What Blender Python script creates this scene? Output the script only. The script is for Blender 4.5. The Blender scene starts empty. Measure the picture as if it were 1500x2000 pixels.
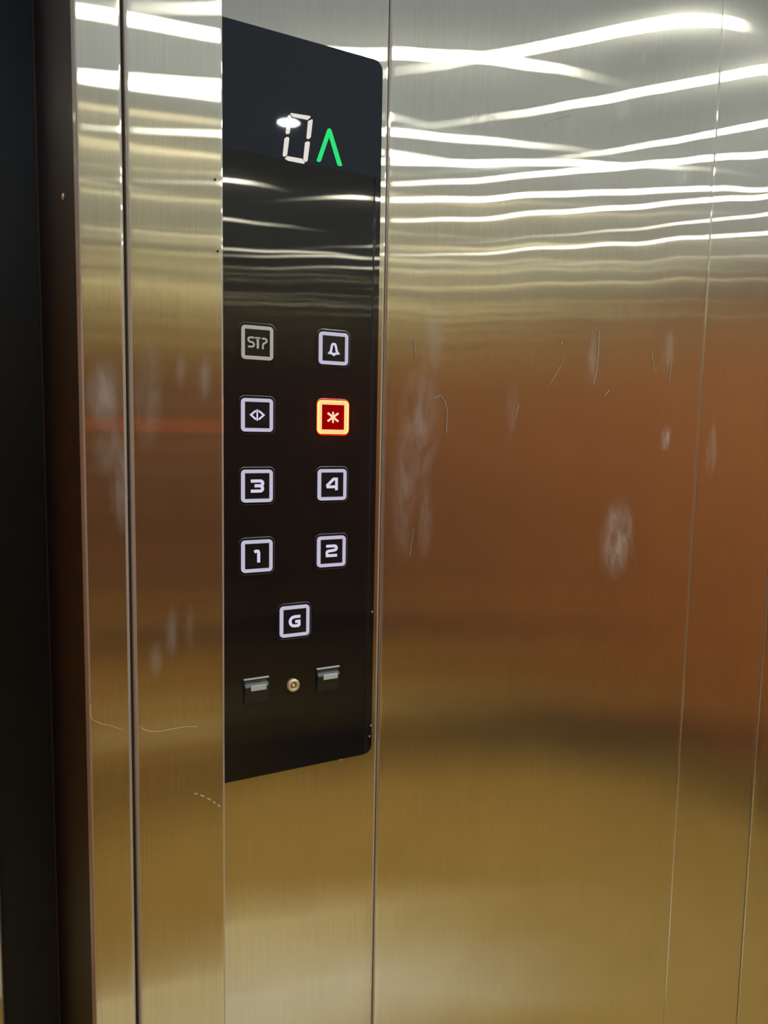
import bpy, bmesh, math, random
from mathutils import Vector, Matrix
random.seed(4)
S = bpy.context.scene
COL = S.collection

# ------------------------------------------------------------------ camera
FPX, YAW, PITCH, ROLL = 1503.12, .50204, .10138, .01792
CAMZ, DIST = 1.5, .80
F = Vector((math.sin(YAW)*math.cos(PITCH), math.cos(YAW)*math.cos(PITCH), -math.sin(PITCH)))
R0 = Vector((math.cos(YAW), -math.sin(YAW), 0)); U0 = R0.cross(F)
RV = R0*math.cos(ROLL) + U0*math.sin(ROLL); UV = U0*math.cos(ROLL) - R0*math.sin(ROLL)
CP = Vector((0, -DIST, CAMZ))
cd = bpy.data.cameras.new('camera'); cam = bpy.data.objects.new('camera', cd); COL.objects.link(cam)
cd.sensor_fit = 'HORIZONTAL'; cd.sensor_width = 36; cd.lens = FPX*36/1500; cd.clip_start = .01
cam.matrix_world = Matrix.Translation(CP) @ Matrix((RV, UV, -F)).transposed().to_4x4()
S.camera = cam

def at(u, v, y):
    """the point on the plane Y = y that photo pixel (u, v) looks at"""
    d = F + RV*((u-750)/FPX) + UV*((1000-v)/FPX)
    return CP + d*((y+DIST)/d.y)

# ------------------------------------------------------------------ world, exposure
w = bpy.data.worlds.new('world'); S.world = w; w.use_nodes = True
w.node_tree.nodes['Background'].inputs[0].default_value = (0, 0, 0, 1)
S.view_settings.view_transform = 'Standard'; S.view_settings.look = 'None'
S.view_settings.gamma = 1; S.view_settings.use_curve_mapping = False
S.view_settings.exposure = 0.0
cy = S.cycles
cy.max_bounces = 8; cy.glossy_bounces = 8; cy.diffuse_bounces = 3; cy.transmission_bounces = 8
cy.blur_glossy = 0.0; cy.sample_clamp_indirect = 6.0; cy.use_denoising = True
cy.use_light_tree = False; cy.use_adaptive_sampling = True; cy.adaptive_threshold = .03

LAMP_POWER = 300.0            # emission of a ceiling downlight's lens
LAMPS = [(.655, -.875), (1.03, -.16), (.69, -.48), (1.30, -.20), (1.02, -.92), (1.55, -.60), (1.85, -.80),
         (.26, -.80), (2.35, -.30), (2.35, -.85), (-.25, -.50), (1.62, -.17), (1.45, -.97), (.40, -1.03)]

# ------------------------------------------------------------------ measures
CEIL = CAMZ + .68
XR, XL, YB = 2.9, -.85, -1.10        # end wall, wall beyond the door, rear wall
PY = -.10                            # front face of the door post
PXL, PXM, PXR = .0908, .1286, .2138  # door post: left edge, joint, right edge
XC, XE = .32286, .4242               # control panel: centre line, right edge
ZT, ZB = CAMZ + .41085, CAMZ - .38611

# ------------------------------------------------------------------ helpers
def new(name, verts, faces, mat=None, parent=None, smooth=False):
    me = bpy.data.meshes.new(name); me.from_pydata([tuple(v) for v in verts], [], faces); me.update()
    if smooth:
        for p in me.polygons: p.use_smooth = True
    o = bpy.data.objects.new(name, me); COL.objects.link(o)
    if mat: me.materials.append(mat)
    if parent: o.parent = parent
    return o

def from_bm(name, bm, mat, parent=None, smooth=False):
    me = bpy.data.meshes.new(name); bmesh.ops.recalc_face_normals(bm, faces=bm.faces); bm.to_mesh(me); bm.free()
    if smooth:
        for p in me.polygons: p.use_smooth = True
    o = bpy.data.objects.new(name, me); COL.objects.link(o); me.materials.append(mat)
    if parent: o.parent = parent
    return o

def box(name, a, b, mat, parent=None, bev=0):
    bm = bmesh.new(); bmesh.ops.create_cube(bm, size=1)
    for v in bm.verts:
        v.co = Vector([a[i]+(b[i]-a[i])*(v.co[i]+.5) for i in range(3)])
    if bev: bmesh.ops.bevel(bm, geom=bm.edges[:], offset=bev, segments=2, profile=.5, affect='EDGES')
    return from_bm(name, bm, mat, parent)

def tag(o, label=None, cat=None, group=None, kind=None):
    if label: o['label'] = label
    if cat: o['category'] = cat
    if group: o['group'] = group
    if kind: o['kind'] = kind
    return o

def empty(name, loc):
    o = bpy.data.objects.new(name, None); COL.objects.link(o); o.location = loc; o.empty_display_size = .02
    return o

def place(o, parent):
    """parent without moving: the parent is an Empty that is only translated"""
    o.parent = parent; o.matrix_parent_inverse = Matrix.Translation(parent.location).inverted()
    return o

# ------------------------------------------------------------------ materials
def mat(name):
    m = bpy.data.materials.new(name); m.use_nodes = True; nt = m.node_tree; nt.nodes.clear()
    out = nt.nodes.new('ShaderNodeOutputMaterial')
    return m, nt, out

def princ(name, col, rough=.5, metal=0, spec=.5, ior=1.5, coat=0, noise=0, nscale=20):
    m, nt, out = mat(name)
    p = nt.nodes.new('ShaderNodeBsdfPrincipled'); nt.links.new(p.outputs[0], out.inputs[0])
    p.inputs['Base Color'].default_value = (*col, 1); p.inputs['Roughness'].default_value = rough
    p.inputs['Metallic'].default_value = metal; p.inputs['Specular IOR Level'].default_value = spec
    p.inputs['IOR'].default_value = ior; p.inputs['Coat Weight'].default_value = coat
    if noise:
        g = nt.nodes.new('ShaderNodeNewGeometry'); n = nt.nodes.new('ShaderNodeTexNoise')
        n.inputs['Scale'].default_value = nscale; n.inputs['Detail'].default_value = 6
        nt.links.new(g.outputs['Position'], n.inputs['Vector'])
        mx = nt.nodes.new('ShaderNodeMix'); mx.data_type = 'RGBA'
        mx.inputs[6].default_value = (*[c*(1-noise) for c in col], 1); mx.inputs[7].default_value = (*[min(1, c*(1+noise)) for c in col], 1)
        nt.links.new(n.outputs['Fac'], mx.inputs[0]); nt.links.new(mx.outputs[2], p.inputs['Base Color'])
    return m

def emis(name, col, s):
    m, nt, out = mat(name)
    e = nt.nodes.new('ShaderNodeEmission'); e.inputs[0].default_value = (*col, 1); e.inputs[1].default_value = s
    nt.links.new(e.outputs[0], out.inputs[0]); return m

def math_(nt, op, a, b=None, c=None):
    n = nt.nodes.new('ShaderNodeMath'); n.operation = op
    for i, x in enumerate((a, b, c)):
        if x is None: continue
        if isinstance(x, (int, float)): n.inputs[i].default_value = x
        else: nt.links.new(x, n.inputs[i])
    return n.outputs[0]

def steel(name, tint, ax=.0014, ay=.20, dust=.03, haze=.06, plain=False):
    """vertically brushed stainless steel: sharp along the grain, spread across it"""
    m, nt, out = mat(name); L = nt.links.new
    geo = nt.nodes.new('ShaderNodeNewGeometry')
    up = nt.nodes.new('ShaderNodeCombineXYZ'); up.inputs[2].default_value = 1
    gl = nt.nodes.new('ShaderNodeBsdfAnisotropic'); gl.distribution = 'BECKMANN'
    r2 = math.sqrt(ax*ay); gl.inputs['Roughness'].default_value = math.sqrt(r2)
    gl.inputs['Anisotropy'].default_value = 1-ax/r2
    L(up.outputs[0], gl.inputs['Tangent'])
    df = nt.nodes.new('ShaderNodeBsdfDiffuse'); df.inputs[0].default_value = (.55, .50, .44, 1)
    fac = None
    if plain:
        rgb = nt.nodes.new('ShaderNodeRGB'); rgb.outputs[0].default_value = (*tint, 1); colour = rgb.outputs[0]
    else:
        # hairline grain and faint blotches vary the tint
        mp = nt.nodes.new('ShaderNodeMapping'); mp.inputs['Scale'].default_value = (900, 900, 14)
        L(geo.outputs['Position'], mp.inputs['Vector'])
        n1 = nt.nodes.new('ShaderNodeTexNoise'); n1.inputs['Scale'].default_value = 1; n1.inputs['Detail'].default_value = 1
        L(mp.outputs[0], n1.inputs['Vector'])
        n2 = nt.nodes.new('ShaderNodeTexNoise'); n2.inputs['Scale'].default_value = 9; n2.inputs['Detail'].default_value = 3
        L(geo.outputs['Position'], n2.inputs['Vector'])
        f = math_(nt, 'ADD', math_(nt, 'MULTIPLY', n1.outputs['Fac'], .5), math_(nt, 'MULTIPLY', n2.outputs['Fac'], .5))
        mx = nt.nodes.new('ShaderNodeMix'); mx.data_type = 'RGBA'
        mx.inputs[6].default_value = (*[c*.80 for c in tint], 1); mx.inputs[7].default_value = (*[min(1, c*1.14) for c in tint], 1)
        L(f, mx.inputs[0]); colour = mx.outputs[2]
        # greasy hand marks: where they lie is stored on the sheet, wiped streaks break them up
        at_ = nt.nodes.new('ShaderNodeAttribute'); at_.attribute_name = 'smudge'
        mp2 = nt.nodes.new('ShaderNodeMapping'); mp2.inputs['Scale'].default_value = (75, 75, 24)
        L(geo.outputs['Position'], mp2.inputs['Vector'])
        n3 = nt.nodes.new('ShaderNodeTexNoise'); n3.inputs['Scale'].default_value = 1; n3.inputs['Detail'].default_value = 4
        n3.inputs['Distortion'].default_value = .6
        L(mp2.outputs[0], n3.inputs['Vector'])
        br = nt.nodes.new('ShaderNodeMapRange'); br.inputs[1].default_value = .30; br.inputs[2].default_value = .75
        L(n3.outputs['Fac'], br.inputs[0])
        fac = math_(nt, 'ADD', math_(nt, 'MULTIPLY', at_.outputs['Fac'], br.outputs[0]), dust)
    L(colour, gl.inputs['Color'])
    hz = nt.nodes.new('ShaderNodeBsdfAnisotropic'); hz.distribution = 'GGX'
    h2 = math.sqrt(.05*.30); hz.inputs['Roughness'].default_value = math.sqrt(h2); hz.inputs['Anisotropy'].default_value = 1-.05/h2
    L(up.outputs[0], hz.inputs['Tangent']); L(colour, hz.inputs['Color'])
    mh = nt.nodes.new('ShaderNodeMixShader'); mh.inputs[0].default_value = haze
    L(gl.outputs[0], mh.inputs[1]); L(hz.outputs[0], mh.inputs[2])
    ms = nt.nodes.new('ShaderNodeMixShader')
    if fac is None: ms.inputs[0].default_value = dust
    else: L(fac, ms.inputs[0])
    L(mh.outputs[0], ms.inputs[1]); L(df.outputs[0], ms.inputs[2]); L(ms.outputs[0], out.inputs[0])
    return m

def pz(u, v, y=0):
    p = at(u, v, y); return p.x, p.z

SM = []
for (u, v, du, dv, s) in [(1205, 1055, 40, 85, .35), (820, 830, 45, 120, .22), (790, 960, 30, 150, .20), (830, 1010, 20, 90, .15),
                          (845, 660, 25, 90, .16), (1160, 700, 14, 60, .2), (1305, 690, 16, 50, .2), (1300, 855, 12, 24, .35),
                          (1390, 880, 16, 60, .18), (960, 240, 20, 30, .3), (1155, 120, 30, 40, .25), (1210, 200, 30, 35, .25),
                          (1110, 250, 14, 18, .3), (885, 170, 12, 30, .25), (930, 220, 14, 30, .3), (1255, 110, 10, 14, .35),
                          (1000, 800, 16, 60, .12), (1330, 340, 20, 20, .3)]:
    x0, z0 = pz(u-du, v+dv); x1, z1 = pz(u+du, v-dv)
    SM.append(((x0+x1)/2, (z0+z1)/2, abs(x1-x0)/2, abs(z1-z0)/2, s))
SP = []
for (u, v, du, dv, s) in [(205, 770, 40, 70, .35), (235, 950, 20, 100, .3), (215, 880, 35, 60, .2), (335, 1230, 14, 60, .25),
                          (370, 1230, 9, 60, .2), (305, 1290, 14, 40, .25), (400, 740, 14, 40, .2), (355, 725, 12, 30, .2), (290, 760, 30, 120, .15)]:
    x0, z0 = pz(u-du, v+dv, PY); x1, z1 = pz(u+du, v-dv, PY)
    SP.append(((x0+x1)/2, (z0+z1)/2, abs(x1-x0)/2, abs(z1-z0)/2, s))

TINT = (.89, .80, .60)       # the control wall and door post
GOLD = (.93, .815, .58)       # the rear wall's sheets are a warmer, bronze-toned steel
M_WALL = steel('brushed_steel_wall', TINT)
M_POST = steel('brushed_steel_post', TINT)
M_REAR = steel('brushed_steel_rear', GOLD, ay=.15, plain=True)
M_EDGE = steel('dusty_edge_highlight', (.95, .88, .72), dust=.5, plain=True)  # dustier, paler steel: the folds' bright edge lines are put into the colour
M_EDGE2 = steel('thin_folded_edge', (.93, .85, .68), dust=.15, plain=True)  # milder edge highlight, likewise painted into the tone
M_BACK = princ('joint_backing', (.06, .038, .022), .6)
M_CEIL = princ('ceiling_with_added_glow', (.45, .52, .60), .5)
cp_ = M_CEIL.node_tree.nodes['Principled BSDF']
cp_.inputs['Emission Color'].default_value = (.50, .72, 1, 1); cp_.inputs['Emission Strength'].default_value = .31  # glow added to the unseen ceiling as bluish fill light
M_FLOOR = princ('floor_mat', (.46, .33, .11), .35, noise=.12, nscale=40)
M_BORD = princ('pale_floor_border', (.90, .88, .76), .25, noise=.06, nscale=40)
M_RUST = princ('rust_laminate', (.50, .19, .05), .35, noise=.15, nscale=6)
M_SKIRT = princ('black_skirting', (.015, .012, .012), .4)
M_DARK = princ('dark_brown_paint', (.013, .009, .007), .45, spec=.2, noise=.2, nscale=30)
M_DOOR = princ('black_door_paint', (.008, .010, .012), .4)
M_GLASS = princ('black_glass', (.007, .007, .008), .02, spec=.5, ior=1.66)
M_CAP = princ('button_cap', (.012, .011, .013), .15)
M_BEZEL = princ('button_bezel', (.09, .088, .085), .3, metal=1)
M_WHITE = emis('button_light', (.52, .49, .62), 1.0)
M_GLYPH = emis('button_glyph_light', (.66, .64, .80), 1.0)
M_DIM = princ('unlit_button_plastic', (.62, .62, .54), .4)
M_RED = emis('red_button_ring', (1, .42, .18), 1.6)
M_RIM = emis('red_button_rim', (1, .02, .005), 60)
M_REDG = emis('red_button_glyph', (1, .55, .38), 1.3)
M_REDC = emis('red_button_glow', (1, .0, .0), .30)
def behind_glass(name, col):
    m = princ(name, (.006, .006, .007), .02, ior=1.78); q = m.node_tree.nodes['Principled BSDF']
    q.inputs['Emission Color'].default_value = (*col, 1); q.inputs['Emission Strength'].default_value = 1; return m
M_DIGIT = behind_glass('digit_light', (.76, .70, .64))
M_ARROW = behind_glass('arrow_light', (.004, .74, .16))
M_BRASS = princ('brass', (.90, .74, .46), .4, metal=.6)
M_BRASSD = princ('brass_dark', (.16, .10, .04), .35, metal=1)
M_CHROME = princ('chrome', (.8, .8, .8), .15, metal=1)
M_PALE = princ('pale_plastic_and_glint', (.60, .60, .54), .3)
M_ROCK = princ('rocker_black', (.014, .014, .012), .35)
M_LENS = emis('lamp_lens', (.88, .96, 1.0), LAMP_POWER)
M_TRIM = princ('lamp_trim', (.75, .75, .75), .3, metal=1)
M_SCR = princ('scratch_bare_metal', (.75, .58, .35), .5)
for m_ in (M_CEIL, M_WHITE, M_GLYPH, M_RED, M_REDG, M_REDC, M_DIGIT, M_ARROW):
    m_.cycles.emission_sampling = 'NONE'      # found by chance rays; only the lamps are aimed at
M_HOLE = princ('rivet_hole', (.01, .008, .006), .7)

# ------------------------------------------------------------------ the car
def sheet(name, x0, x1, z0, z1, y, mat_, parent, r=.003, back=.014, face=-1, seed=0, amp=1.0, step=.014, dz=.03, rl=None, marks=None, edge=None):
    """a sheet-metal panel with edges rolled back round a small radius and the slight waves of thin sheet.
    face -1 looks to -Y, +1 to +Y"""
    rnd = random.Random(seed); rl = r if rl is None else rl
    ph = [rnd.uniform(0, 6.28) for _ in range(12)]
    def wave(x, z):
        e = min(1, (x-x0)/.05, (x1-x)/.05); e = max(0, e)
        a = .00034*math.sin(x*9+ph[0]+.8*math.sin(z*3+ph[1])) * math.sin(z*4.3+ph[2])
        b = .00016*math.sin(x*21+ph[3])*math.sin(z*9+ph[4])
        c = .00007*math.sin(x*47+ph[5]+z*3)*math.sin(z*19+ph[6])
        return amp*(a+b+c)*(.35+.65*e)
    prof = [(x0, back)]
    for i in range(7):
        t = math.pi/2*i/6; prof.append((x0+rl-rl*math.cos(t), rl-rl*math.sin(t)))
    n = max(2, int((x1-x0)/step))
    for i in range(1, n): prof.append((x0+rl+(x1-x0-rl-r)*i/n, 0))
    for i in range(7):
        t = math.pi/2*(1-i/6); prof.append((x1-r+r*math.cos(t), r-r*math.sin(t)))
    prof.append((x1, back))
    nz = int((z1-z0)/dz)+1; V = []; Fc = []; m = len(prof)
    for j in range(nz+1):
        z = z0+(z1-z0)*j/nz
        for (x, d) in prof: V.append((x, y-face*(d+wave(x, z)), z))
    for j in range(nz):
        for i in range(m-1):
            q = (j*m+i, j*m+i+1, (j+1)*m+i+1, (j+1)*m+i)
            Fc.append(q if face < 0 else q[::-1])
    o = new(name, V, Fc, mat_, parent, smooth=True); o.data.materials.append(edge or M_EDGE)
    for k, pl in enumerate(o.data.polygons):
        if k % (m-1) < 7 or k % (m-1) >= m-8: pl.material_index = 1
    if marks:
        val = []
        for v in V:
            g = 0
            for (mx_, mz_, hw, hh, st) in marks:
                e = 1-((v[0]-mx_)/hw)**2-((v[2]-mz_)/hh)**2
                if e > 0: g = max(g, e*st*1.6)
            val.append(g)
        o.data.attributes.new('smudge', 'FLOAT', 'POINT').data.foreach_set('value', val)
    return o

wall = box('wall_front', (PXR-.05, .016, 0), (XR, .05, CEIL), M_BACK); tag(wall, kind='structure')
joints = [.2165, .4360, .9800, 1.1700, 1.72, 2.27, XR-.002]
for i in range(len(joints)-1):
    a, b = joints[i], joints[i+1]
    g0 = .0006 if i != 2 else .0004
    g1 = .0006 if i != 1 else .0004
    if i == 2: g1 = .0016
    if i == 3: g0 = .0016
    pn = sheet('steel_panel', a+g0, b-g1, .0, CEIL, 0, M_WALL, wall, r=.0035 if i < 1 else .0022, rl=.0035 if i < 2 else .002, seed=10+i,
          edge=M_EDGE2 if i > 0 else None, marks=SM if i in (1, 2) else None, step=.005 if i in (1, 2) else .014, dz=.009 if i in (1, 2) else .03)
    if i == 1: mid_panel = pn

rear = box('wall_rear', (XL, YB-.05, 0), (XR, YB-.016, CEIL), M_BACK); tag(rear, kind='structure')
rj = [XL+.002, -.66, -.11, .44, .99, 1.54, 2.09, 2.64, XR-.002]
for i in range(len(rj)-1):
    sheet('steel_panel', rj[i]+.001, rj[i+1]-.001, 0, CEIL, YB, M_REAR, rear, face=1, seed=40+i, r=.002, step=.03, dz=.05)

endw = box('wall_right', (XR, YB-.05, 0), (XR+.03, .05, CEIL), M_RUST); tag(endw, kind='structure')
leftw = box('wall_left', (XL-.03, YB-.05, 0), (XL, .34, CEIL), M_RUST); tag(leftw, kind='structure')
tag(box('baseboard_right', (XR-.012, YB, 0), (XR, -.014, .18), M_SKIRT), kind='structure')
tag(box('baseboard_front', (.98, -.013, 0), (XR-.012, -.001, .20), M_SKIRT), kind='structure')
tag(box('floor', (XL-.03, YB-.05, -.03), (XR+.03, .34, 0), M_FLOOR), kind='structure')
tag(box('trim_3', (XL, YB, 0), (1.12, YB+.30, .004), M_BORD), kind='structure')
tag(box('ceiling', (XL-.03, YB-.05, CEIL), (XR+.03, .34, CEIL+.03), M_CEIL), kind='structure')

# door post: two brushed strips with a dark joint, standing in front of the control wall
post = box('trim_1', (PXL+.004, PY+.02, 0), (PXR-.004, .016, CEIL), M_BACK); tag(post, kind='structure')
sA = sheet('post_strip', PXL, PXM-.0013, 0, CEIL, PY, M_POST, post, r=.003, rl=.0018, back=.02, seed=71, amp=.8, step=.004, marks=SP, dz=.009)
sB = sheet('post_strip', PXM+.0013, PXR, 0, CEIL, PY, M_POST, post, r=.0022, rl=.003, back=.099, seed=72, amp=.8, step=.004, marks=SP, dz=.009)

# dark door reveal and landing door
rev = box('trim_2', (PXL+.0015, PY+.004, 0), (PXL+.02, .262, CEIL), M_DARK); tag(rev, kind='structure')
box('edge_strip', (PXL-.0005, .256, 0), (PXL+.004, .264, CEIL), princ('edge_paint', (.06, .035, .022), .3), rev)
p = at(128, 385, .13)
bm = bmesh.new(); bmesh.ops.create_uvsphere(bm, u_segments=12, v_segments=8, radius=.0035)
for v in bm.verts: v.co = Vector((v.co.x*.5+PXL+.001, v.co.y+.005, v.co.z+at(128, 385, .005).z))
from_bm('screw_head', bm, M_BRASS, rev, True)
door = box('door_1', (XL, .27, 0), (PXL+.02, .31, CEIL), M_DOOR); tag(door, kind='structure')
xe = at(11, 2000, .262).x
sheet('door_leaf', XL+.004, xe, .0, CEIL, .262, M_REAR, door, r=.003, back=.008, seed=5)

# ------------------------------------------------------------------ ceiling downlights
def lathe(name, prof, seg, mat_, parent=None, smooth=True):
    V = []; Fc = []; m = len(prof)
    for k in range(seg):
        a = 2*math.pi*k/seg
        for (r, z) in prof: V.append((r*math.cos(a), r*math.sin(a), z))
    for k in range(seg):
        for i in range(m-1):
            k2 = (k+1) % seg; Fc.append((k*m+i, k*m+i+1, k2*m+i+1, k2*m+i))
    return new(name, V, Fc, mat_, parent, smooth)

proto = None
for i, (x, y) in enumerate(LAMPS):
    r_ = empty('ceiling_downlight', (x, y, CEIL))
    tag(r_, 'small round recessed ceiling downlight with white lens and metal trim ring', 'downlight', 'ceiling downlights of the lift car')
    if proto is None:
        ring = lathe('trim_ring', [(.024, -.001), (.0245, -.004), (.030, -.005), (.034, -.003), (.0345, 0)], 32, M_TRIM, r_)
        lens = lathe('lens', [(.0001, -.0035), (.014, -.0034), (.024, -.002)], 32, M_LENS, r_)
        proto = (ring, lens)
    else:
        for q in proto:
            c = q.copy(); COL.objects.link(c); c.parent = r_

# ------------------------------------------------------------------ control panel
cop = empty('lift_control_panel', (XC, -.001, ZB))
tag(cop, 'tall black glass lift control panel with lit square buttons and floor display', 'control panel')

def rrect(hw, hh, r, n=6):
    P = []
    for (sx, sz, a0) in ((1, 1, 0), (-1, 1, 90), (-1, -1, 180), (1, -1, 270)):
        for i in range(n+1):
            a = math.radians(a0+90*i/n); P.append((sx*(hw-r)+r*math.cos(a), sz*(hh-r)+r*math.sin(a)))
    return P

def slab(name, P, y0, y1, mat_, parent, cx=0, cz=0, bev=0, rings=None):
    """an outline in the wall's plane given thickness from y0 (back) to y1 (front, nearer the viewer)"""
    n = len(P); V = []; Fc = []
    layers = [(y0, 0), (y1+bev, 0), (y1, bev)] if bev else [(y0, 0), (y1, 0)]
    mx = sum(p[0] for p in P)/n; mz = sum(p[1] for p in P)/n
    for (y, ins) in layers:
        for (x, z) in P:
            k = 1
            if ins:
                d = math.hypot(x-mx, z-mz); k = (d-ins*1.3)/d
            V.append((cx+mx+(x-mx)*k, y, cz+mz+(z-mz)*k))
    for l in range(len(layers)-1):
        for i in range(n):
            j = (i+1) % n; Fc.append((l*n+i, l*n+j, (l+1)*n+j, (l+1)*n+i))
    Fc.append(tuple((len(layers)-1)*n+i for i in range(n))); Fc.append(tuple(reversed(range(n))))
    bm = bmesh.new(); vs = [bm.verts.new(v) for v in V]
    for f in Fc: bm.faces.new([vs[i] for i in f])
    o = from_bm(name, bm, mat_)
    return place(o, parent) if parent else o

def loop_frame(name, A, B, y0, y1, mat_, parent, cx, cz):
    """a frame between the outer outline A and the inner outline B (same number of points)"""
    n = len(A); V = []; Fc = []
    for (P, y) in ((A, y0), (A, y1), (B, y1), (B, y0)):
        for (x, z) in P: V.append((cx+x, y, cz+z))
    for l in range(4):
        for i in range(n):
            j = (i+1) % n; m = (l+1) % 4; Fc.append((l*n+i, l*n+j, m*n+j, m*n+i))
    bm = bmesh.new(); vs = [bm.verts.new(v) for v in V]
    for f in Fc: bm.faces.new([vs[i] for i in f])
    o = from_bm(name, bm, mat_)
    return place(o, parent) if parent else o

GY = -.0065                                       # front of the glass
HW, HH = XE-XC, (ZT-ZB)/2
slab('back_plate', rrect(HW-.003, HH-.003, .009), -.0005, -.0022, M_CHROME, cop, XC, (ZT+ZB)/2)
slab('glass_plate', rrect(HW, HH, .0105, 8), -.0022, GY, M_GLASS, cop, XC, (ZT+ZB)/2, bev=.0006)

def strokes(name, lines, width, y0, y1, mat_, parent, cx, cz, sc=.001):
    """flat raised lettering from polylines (closed when the last point repeats the first), in mm about (cx, cz)"""
    bm = bmesh.new(); hw = width/2
    for ln in lines:
        wd = hw
        if isinstance(ln, tuple): wd, ln = ln[0]/2, ln[1]
        ln = [q for k, q in enumerate(ln) if k == 0 or math.dist(q, ln[k-1]) > .15]
        closed = ln[0] == ln[-1]; P = [Vector(p) for p in (ln[:-1] if closed else ln)]; n = len(P)
        Lft, Rgt = [], []
        for i in range(n):
            a = P[(i-1) % n] if (closed or i > 0) else None; b = P[(i+1) % n] if (closed or i < n-1) else None
            d1 = (P[i]-a).normalized() if a is not None else None; d2 = (b-P[i]).normalized() if b is not None else None
            if d1 is None: d1 = d2
            if d2 is None: d2 = d1
            nn = Vector((-(d1+d2).y, (d1+d2).x))
            nn = nn.normalized() if nn.length > 1e-6 else Vector((-d1.y, d1.x))
            k = min(1/max(.3, nn.dot(Vector((-d1.y, d1.x)))), 1.8)
            Lft.append(P[i]+nn*wd*k); Rgt.append(P[i]-nn*wd*k)
        q = []
        for y in (y1, y0):
            q.append([bm.verts.new((cx+v.x*sc, y, cz+v.y*sc)) for v in Lft]); q.append([bm.verts.new((cx+v.x*sc, y, cz+v.y*sc)) for v in Rgt])
        for i in range(n if closed else n-1):
            j = (i+1) % n
            bm.faces.new((q[0][i], q[0][j], q[1][j], q[1][i])); bm.faces.new((q[0][i], q[2][i], q[2][j], q[0][j]))
            bm.faces.new((q[1][i], q[1][j], q[3][j], q[3][i]))
        if not closed:
            for e in (0, n-1): bm.faces.new((q[0][e], q[1][e], q[3][e], q[2][e]))
    o = from_bm(name, bm, mat_)
    return place(o, parent) if parent else o

def arc(cx, cz, r, a0, a1, n=6, rz=None):
    rz = rz or r
    return [(cx+r*math.cos(math.radians(a0+(a1-a0)*i/n)), cz+rz*math.sin(math.radians(a0+(a1-a0)*i/n))) for i in range(n+1)]

def place_deep(o, part, root):
    o.parent = part; o.matrix_parent_inverse = Matrix.Translation(part.location + root.location).inverted(); return o

BS = .03533; A_ = .0445
ROWS = [CAMZ+.09329, CAMZ+.01738, CAMZ-.05854, CAMZ-.13496]; ZG = CAMZ-.21169
GL = {
 'S': None,
 '3': (3.3, [[(-7.2, 5.4), (3.6, 5.4)] + arc(3.6, 2.8, 2.6, 90, -60, 6) + [(3.8, .25), (-3.0, .15)],
             [(2.2, .1), (4.2, -.1)] + arc(3.4, -2.8, 2.7, 70, -90, 6) + [(-7.2, -5.5)]]),
 '4': (3.2, [[(5.2, -7.2), (5.2, 5.6), (1.6, 5.6), (-6.0, -1.4), (-5.6, -3.2), (5.4, -3.2)]]),
 '1': (3.3, [[(-3.2, 4.6), (-1.2, 5.5), (1.0, 5.2), (1.7, 3.6), (1.7, -7.2)]]),
 '2': (3.2, [[(-6.8, 5.4), (3.6, 5.4)] + arc(3.6, 2.9, 2.5, 90, -60, 5) + [(1.0, .1), (-3.4, -.2)] + arc(-3.6, -2.4, 2.2, 100, 180, 4) + [(-5.6, -5.6), (6.9, -5.6)]]),
 'G': (3.3, [[(6.6, 5.0), (.5, 5.0)] + arc(-.5, -.3, 5.2, 95, 265, 10, 5.2) + [(4.2, -5.5), (5.1, -4.6), (5.1, -.6), (.4, -.6)]]),
 'open': (1.9, [[(-1.6, 4.6), (-7.2, .2), (-1.6, -4.6)], [(1.6, 4.6), (7.2, .2), (1.6, -4.6)], (1.5, [(-.1, 6.0), (-.1, -6.0)])]),
 'star': (2.3, [[(-6.6, 4.6), (6.6, -4.6)], [(-6.6, -4.6), (6.6, 4.6)], (1.9, [(0, 6.0), (0, -6.4)])]),
 'bell': (2.5, [[(-5.4, -4.6), (-3.4, -2.4), (-2.5, 3.0), (-1.6, 5.2), (0, 5.6), (1.6, 5.2), (2.5, 3.0), (3.6, -2.4), (5.6, -4.6), (2.0, -4.9), (.1, -6.4), (-1.8, -4.9), (-5.4, -4.6)]]),
 'stp': (1.9, [[(-3.6, 5.2), (-7.8, 5.2)] + arc(-7.8, 2.9, 2.3, 90, 250, 6) + [(-6.2, .3)] + arc(-6.0, -2.1, 2.3, 80, -90, 6) + [(-10.4, -4.4)],
               [(-2.6, 5.0), (3.3, 5.0)], (2.4, [(.4, 5.0), (.4, -6.0)]),
               [(5.0, 4.8), (8.0, 4.8)] + arc(8.2, 2.7, 2.1, 90, -60, 6) + [(6.8, -.4), (6.0, -2.2), (6.0, -6.4)]]),
}
def ridge(name, x, z, h, mat_):
    V = []; Fc = []; n = 0
    for (g, y, r) in ((.0034, GY, .0072), (.0029, GY-.0010, .0068), (.0024, GY-.0012, .0064), (.0018, GY, .0060)):
        P = rrect(h+g, h+g, r, 6); n = len(P); V += [(x+a, y, z+b) for a, b in P]
    for l in range(3):
        for i in range(n):
            j = (i+1) % n; Fc.append((l*n+i, l*n+j, (l+1)*n+j, (l+1)*n+i))
    bm = bmesh.new(); vs = [bm.verts.new(v) for v in V]
    for f in Fc: bm.faces.new([vs[i] for i in f])
    return from_bm(name, bm, mat_)
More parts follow.
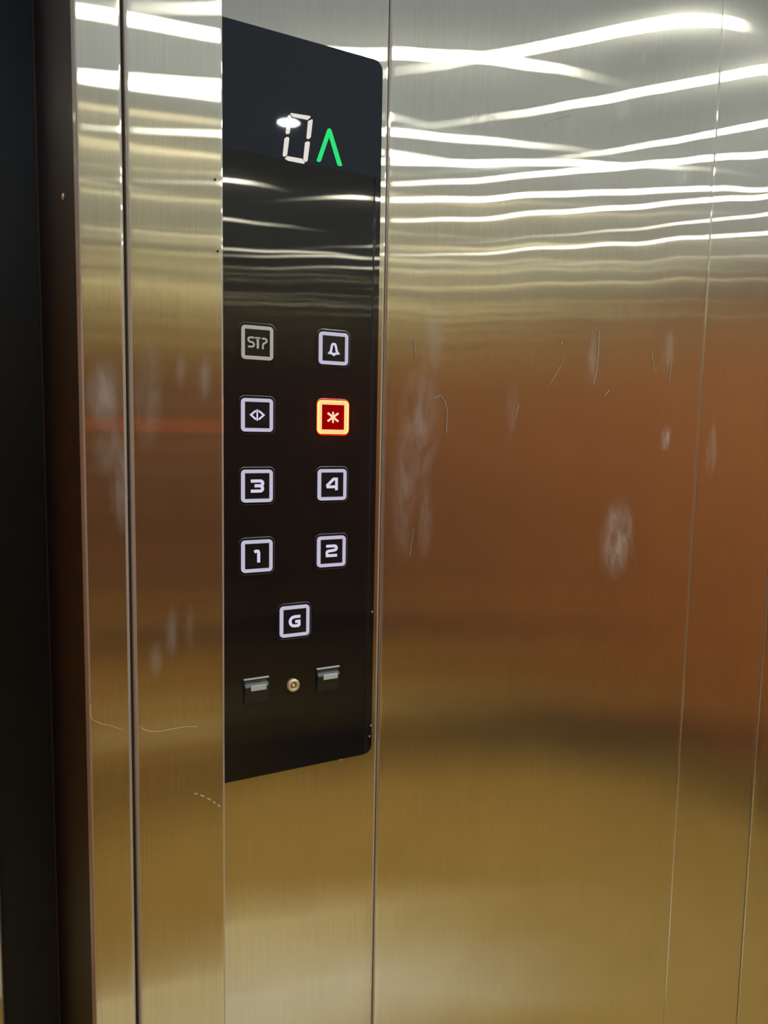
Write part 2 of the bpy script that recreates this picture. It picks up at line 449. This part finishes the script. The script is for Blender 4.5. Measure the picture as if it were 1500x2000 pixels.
def button(name, x, z, glyph, label, ring=M_WHITE, gm=M_GLYPH, cap=M_CAP, dz=0, dx=0):
    b = empty(name, (0, 0, 0)); b.parent = cop; b.location = (x-XC, GY+.001, z-ZB); b['label'] = label
    h = BS/2
    place_deep(ridge('bezel', x, z, h, M_BEZEL), b, cop)
    if glyph == 'star':
        place_deep(loop_frame('light_rim', rrect(h+.0009, h+.0009, .0050, 6), rrect(h+.0001, h+.0001, .0043, 6), GY+.0005, GY-.0030, M_RIM, None, x, z), b, cop)
    A = rrect(h, h, .0042, 6); B = rrect(h-.0038, h-.0038, .0003, 6)
    place_deep(loop_frame('light_ring', A, B, GY+.0005, GY-.0018, ring, None, x, z), b, cop)
    place_deep(slab('cap', rrect(h-.0037, h-.0037, .0003, 2), GY+.0005, GY-.0012, cap, None, x, z), b, cop)
    wd, ln = GL[glyph]
    place_deep(strokes('glyph', ln, wd, GY-.0012, GY-.0016, gm, None, x+dx, z+dz), b, cop)
    return b
button('stop_button', XC-A_, ROWS[0], 'stp', 'unlit pale stop button marked with worn letters', M_DIM, M_DIM)
button('alarm_button', XC+A_, ROWS[0], 'bell', 'white ringed alarm button with a bell outline', dz=-.0005)
button('door_open_button', XC-A_, ROWS[1], 'open', 'white ringed door button with two arrowheads and a bar')
button('door_close_button', XC+A_, ROWS[1], 'star', 'button glowing red with a star-like mark', M_RED, M_REDG, M_REDC)
button('floor_button', XC-A_, ROWS[2], '3', 'white ringed floor button 3')
button('floor_button', XC+A_, ROWS[2], '4', 'white ringed floor button 4', dz=.0008)
button('floor_button', XC-A_, ROWS[3], '1', 'white ringed floor button 1')
button('floor_button', XC+A_, ROWS[3], '2', 'white ringed floor button 2', dz=.0008)
button('floor_button', XC, ZG, 'G', 'white ringed ground floor button G')

# floor display: six lit segments of a slanted 0 and a green arrow head
SEG = [[(425, 180), (750, 230), (770, 250), (715, 300), (465, 250), (420, 205)],
       [(785, 290), (805, 300), (770, 600), (740, 628), (705, 628), (695, 600), (722, 320)],
       [(700, 672), (745, 672), (755, 700), (715, 1000), (690, 1025), (660, 1010), (640, 985), (670, 690)],
       [(360, 922), (620, 968), (668, 1030), (655, 1058), (380, 1005), (322, 970)],
       [(345, 595), (385, 595), (400, 620), (362, 905), (320, 938), (285, 915), (315, 625)],
       [(400, 208), (435, 240), (410, 520), (385, 545), (350, 545), (335, 520), (372, 235)]]
dg = empty('floor_digit', (0, 0, 0)); dg.parent = cop; dg.location = (0, GY+.001, .66); dg['label'] = 'off-white seven-segment digit reading 0'
for poly in SEG:
    P = [pz(520+a/8.824, 200+b/8.824, GY-.0004) for a, b in poly]
    place_deep(slab('segment', P, GY+.0004, GY-.0001, M_DIGIT, None), dg, cop)
AR = [(870, 1000), (1052, 470), (1070, 448), (1100, 445), (1125, 470), (1312, 1082), (1300, 1096), (1250, 1096), (1228, 1075), (1086, 600), (945, 1010), (925, 1026), (885, 1020)]
ar = slab('direction_arrow', [pz(520+a/8.824, 200+b/8.824, GY-.0004) for a, b in AR], GY+.0004, GY-.0001, M_ARROW, cop)
ar['label'] = 'green lit upward arrow head'

# key switch
kx, kz = pz(571.5, 1337.5, GY)
key = empty('key_switch', (0, 0, 0)); key.parent = cop; key.location = (kx-XC, GY+.001, kz-ZB); key['label'] = 'small round brass key switch'
def disc(name, prof, mat_, x, z, part, seg=28):
    V = []; Fc = []; m = len(prof)
    for k in range(seg):
        a = 2*math.pi*k/seg
        for (r, d) in prof: V.append((x+r*math.cos(a), GY-d, z+r*math.sin(a)))
    for k in range(seg):
        k2 = (k+1) % seg
        for i in range(m-1): Fc.append((k*m+i, k2*m+i, k2*m+i+1, k*m+i+1))
    o = new(name, V, Fc, mat_, None, True); return place_deep(o, part, cop)
disc('barrel', [(.0074, -.0005), (.0074, .0030), (.0066, .0042), (.0042, .0042), (.0036, .0036), (.0036, .0012)], M_BRASS, kx, kz, key)
disc('slot_ring', [(.0036, .0014), (.0001, .0014)], M_BRASSD, kx, kz, key)
disc('core', [(.0021, .0010), (.0021, .0034), (.0015, .0042), (.0001, .0042)], M_BRASS, kx, kz, key)

# two small rocker switches
for (u, v) in ((500, 1349), (640, 1327)):
    x, z = pz(u, v, GY)
    sw = empty('rocker_switch', (0, 0, 0)); sw.parent = cop; sw.location = (x-XC, GY+.001, z-ZB); sw['label'] = 'small black rocker switch with a painted pale tip'
    h = .0135
    place_deep(loop_frame('switch_frame', rrect(h+.0012, h+.0012, .001, 2), rrect(h-.0006, h-.0006, .0006, 2), GY+.0004, GY-.0014, M_ROCK, None, x, z), sw, cop)
    V = [(x-h, GY+.0005, z+h), (x+h, GY+.0005, z+h), (x-h, GY-.0010, z+h*.7), (x+h, GY-.0010, z+h*.7), (x-h, GY-.0042, z+h*.42), (x+h, GY-.0042, z+h*.42), (x-h, GY-.0008, z-h), (x+h, GY-.0008, z-h), (x-h, GY+.0005, z-h), (x+h, GY+.0005, z-h)]
    rk = new('rocker', V, [(0, 2, 3, 1), (2, 4, 5, 3), (4, 6, 7, 5), (6, 8, 9, 7), (0, 8, 6, 4, 2), (1, 3, 5, 7, 9)], M_ROCK); place_deep(rk, sw, cop)
    glint = box('painted_glint', (x-h*.55, GY-.0052, z+h*.12), (x+h*.78, GY-.0022, z+h*.55), M_PALE, None, .0003); place_deep(glint, sw, cop)  # ceiling reflection on the rocker, painted as a pale block
    lip = box('top_lip', (x-h-.001, GY-.0018, z+h), (x+h+.001, GY+.0002, z+h+.0016), M_PALE, None, .0003); place_deep(lip, sw, cop)

# clip screw under the lower edge
sx_, sz_ = pz(666, 1481, -.003)
bm = bmesh.new(); bmesh.ops.create_uvsphere(bm, u_segments=14, v_segments=8, radius=.0026)
for v in bm.verts: v.co = Vector((v.co.x+sx_, v.co.y*.8-.003, v.co.z+sz_))
sc = from_bm('clip_screw', bm, M_BRASS, None, True); place(sc, cop)

# ------------------------------------------------------------------ scratches and rivet holes on the door post
def scratch(pts, wdt, y, parent, m_=None):
    P = [Vector(pz(u, v, y)) for u, v in pts]; V = []; Fc = []
    for i, q in enumerate(P):
        d = (P[min(i+1, len(P)-1)]-P[max(i-1, 0)]).normalized(); n = Vector((-d.y, d.x))*wdt/2
        V += [(q.x+n.x, y-.0008, q.y+n.y), (q.x-n.x, y-.0008, q.y-n.y)]
    for i in range(len(P)-1): Fc.append((2*i, 2*i+1, 2*i+3, 2*i+2))
    return new('scratch', V, Fc, m_ or M_SCR, parent)
scratch([(276, 1420), (282, 1425), (295, 1428), (315, 1427), (340, 1422), (365, 1418), (385, 1418)], .0007, PY, sB)
scratch([(176, 1375), (176, 1395), (180, 1405), (195, 1412), (215, 1416), (240, 1425)], .0005, PY, sA)
for a, b in (((380, 1549), (386, 1550)), ((391, 1552), (399, 1555)), ((404, 1558), (412, 1562)), ((416, 1565), (420, 1568)), ((424, 1571), (430, 1575))):
    scratch([a, b], .0011, PY, sB)
for (u, v) in ((420, 351), (425, 491)):
    x, z = pz(u, v, PY)
    bm = bmesh.new(); bmesh.ops.create_circle(bm, cap_ends=True, segments=10, radius=.0010)
    for q in bm.verts: q.co = Vector((x+q.co.x, PY-.0008, z+q.co.y))
    from_bm('rivet_hole', bm, M_HOLE, sB)

# finger drags and chips on the wide panel beside the control panel, chips on the glass edge
M_DRAG = princ('dried_drip', (.32, .28, .23), .6)
for pts, wd in (([(1169, 645), (1168, 690), (1164, 725), (1158, 750)], .0016), ([(1101, 698), (1090, 722), (1078, 742), (1070, 753)], .0010),
                ([(846, 778), (860, 772), (869, 785), (873, 805), (871, 845)], .0014), ([(1180, 772), (1190, 761)], .0020),
                ([(1012, 790), (1006, 815)], .0016), ([(1272, 688), (1278, 726)], .0012), ([(1312, 700), (1306, 745)], .0012),
                ([(960, 700), (945, 720)], .0008), ([(800, 1085), (807, 1030)], .0010), ([(812, 700), (808, 660)], .0012),
                ([(1062, 245), (1085, 232), (1115, 225)], .0012), ([(1156, 1549), (1160, 1549)], .0014), ([(1098, 668), (1095, 672)], .0018)):
    scratch(pts, wd*.65, -.0001, mid_panel, M_DRAG)
for (u, v) in ((727, 1195), (724.5, 1417), (722, 1438)):
    x, z = pz(u, v, GY)
    ch = box('edge_chip', (x-.0009, GY-.0003, z-.0011), (x+.0006, GY+.002, z+.0011), M_PALE, None, .0003); place(ch, cop)
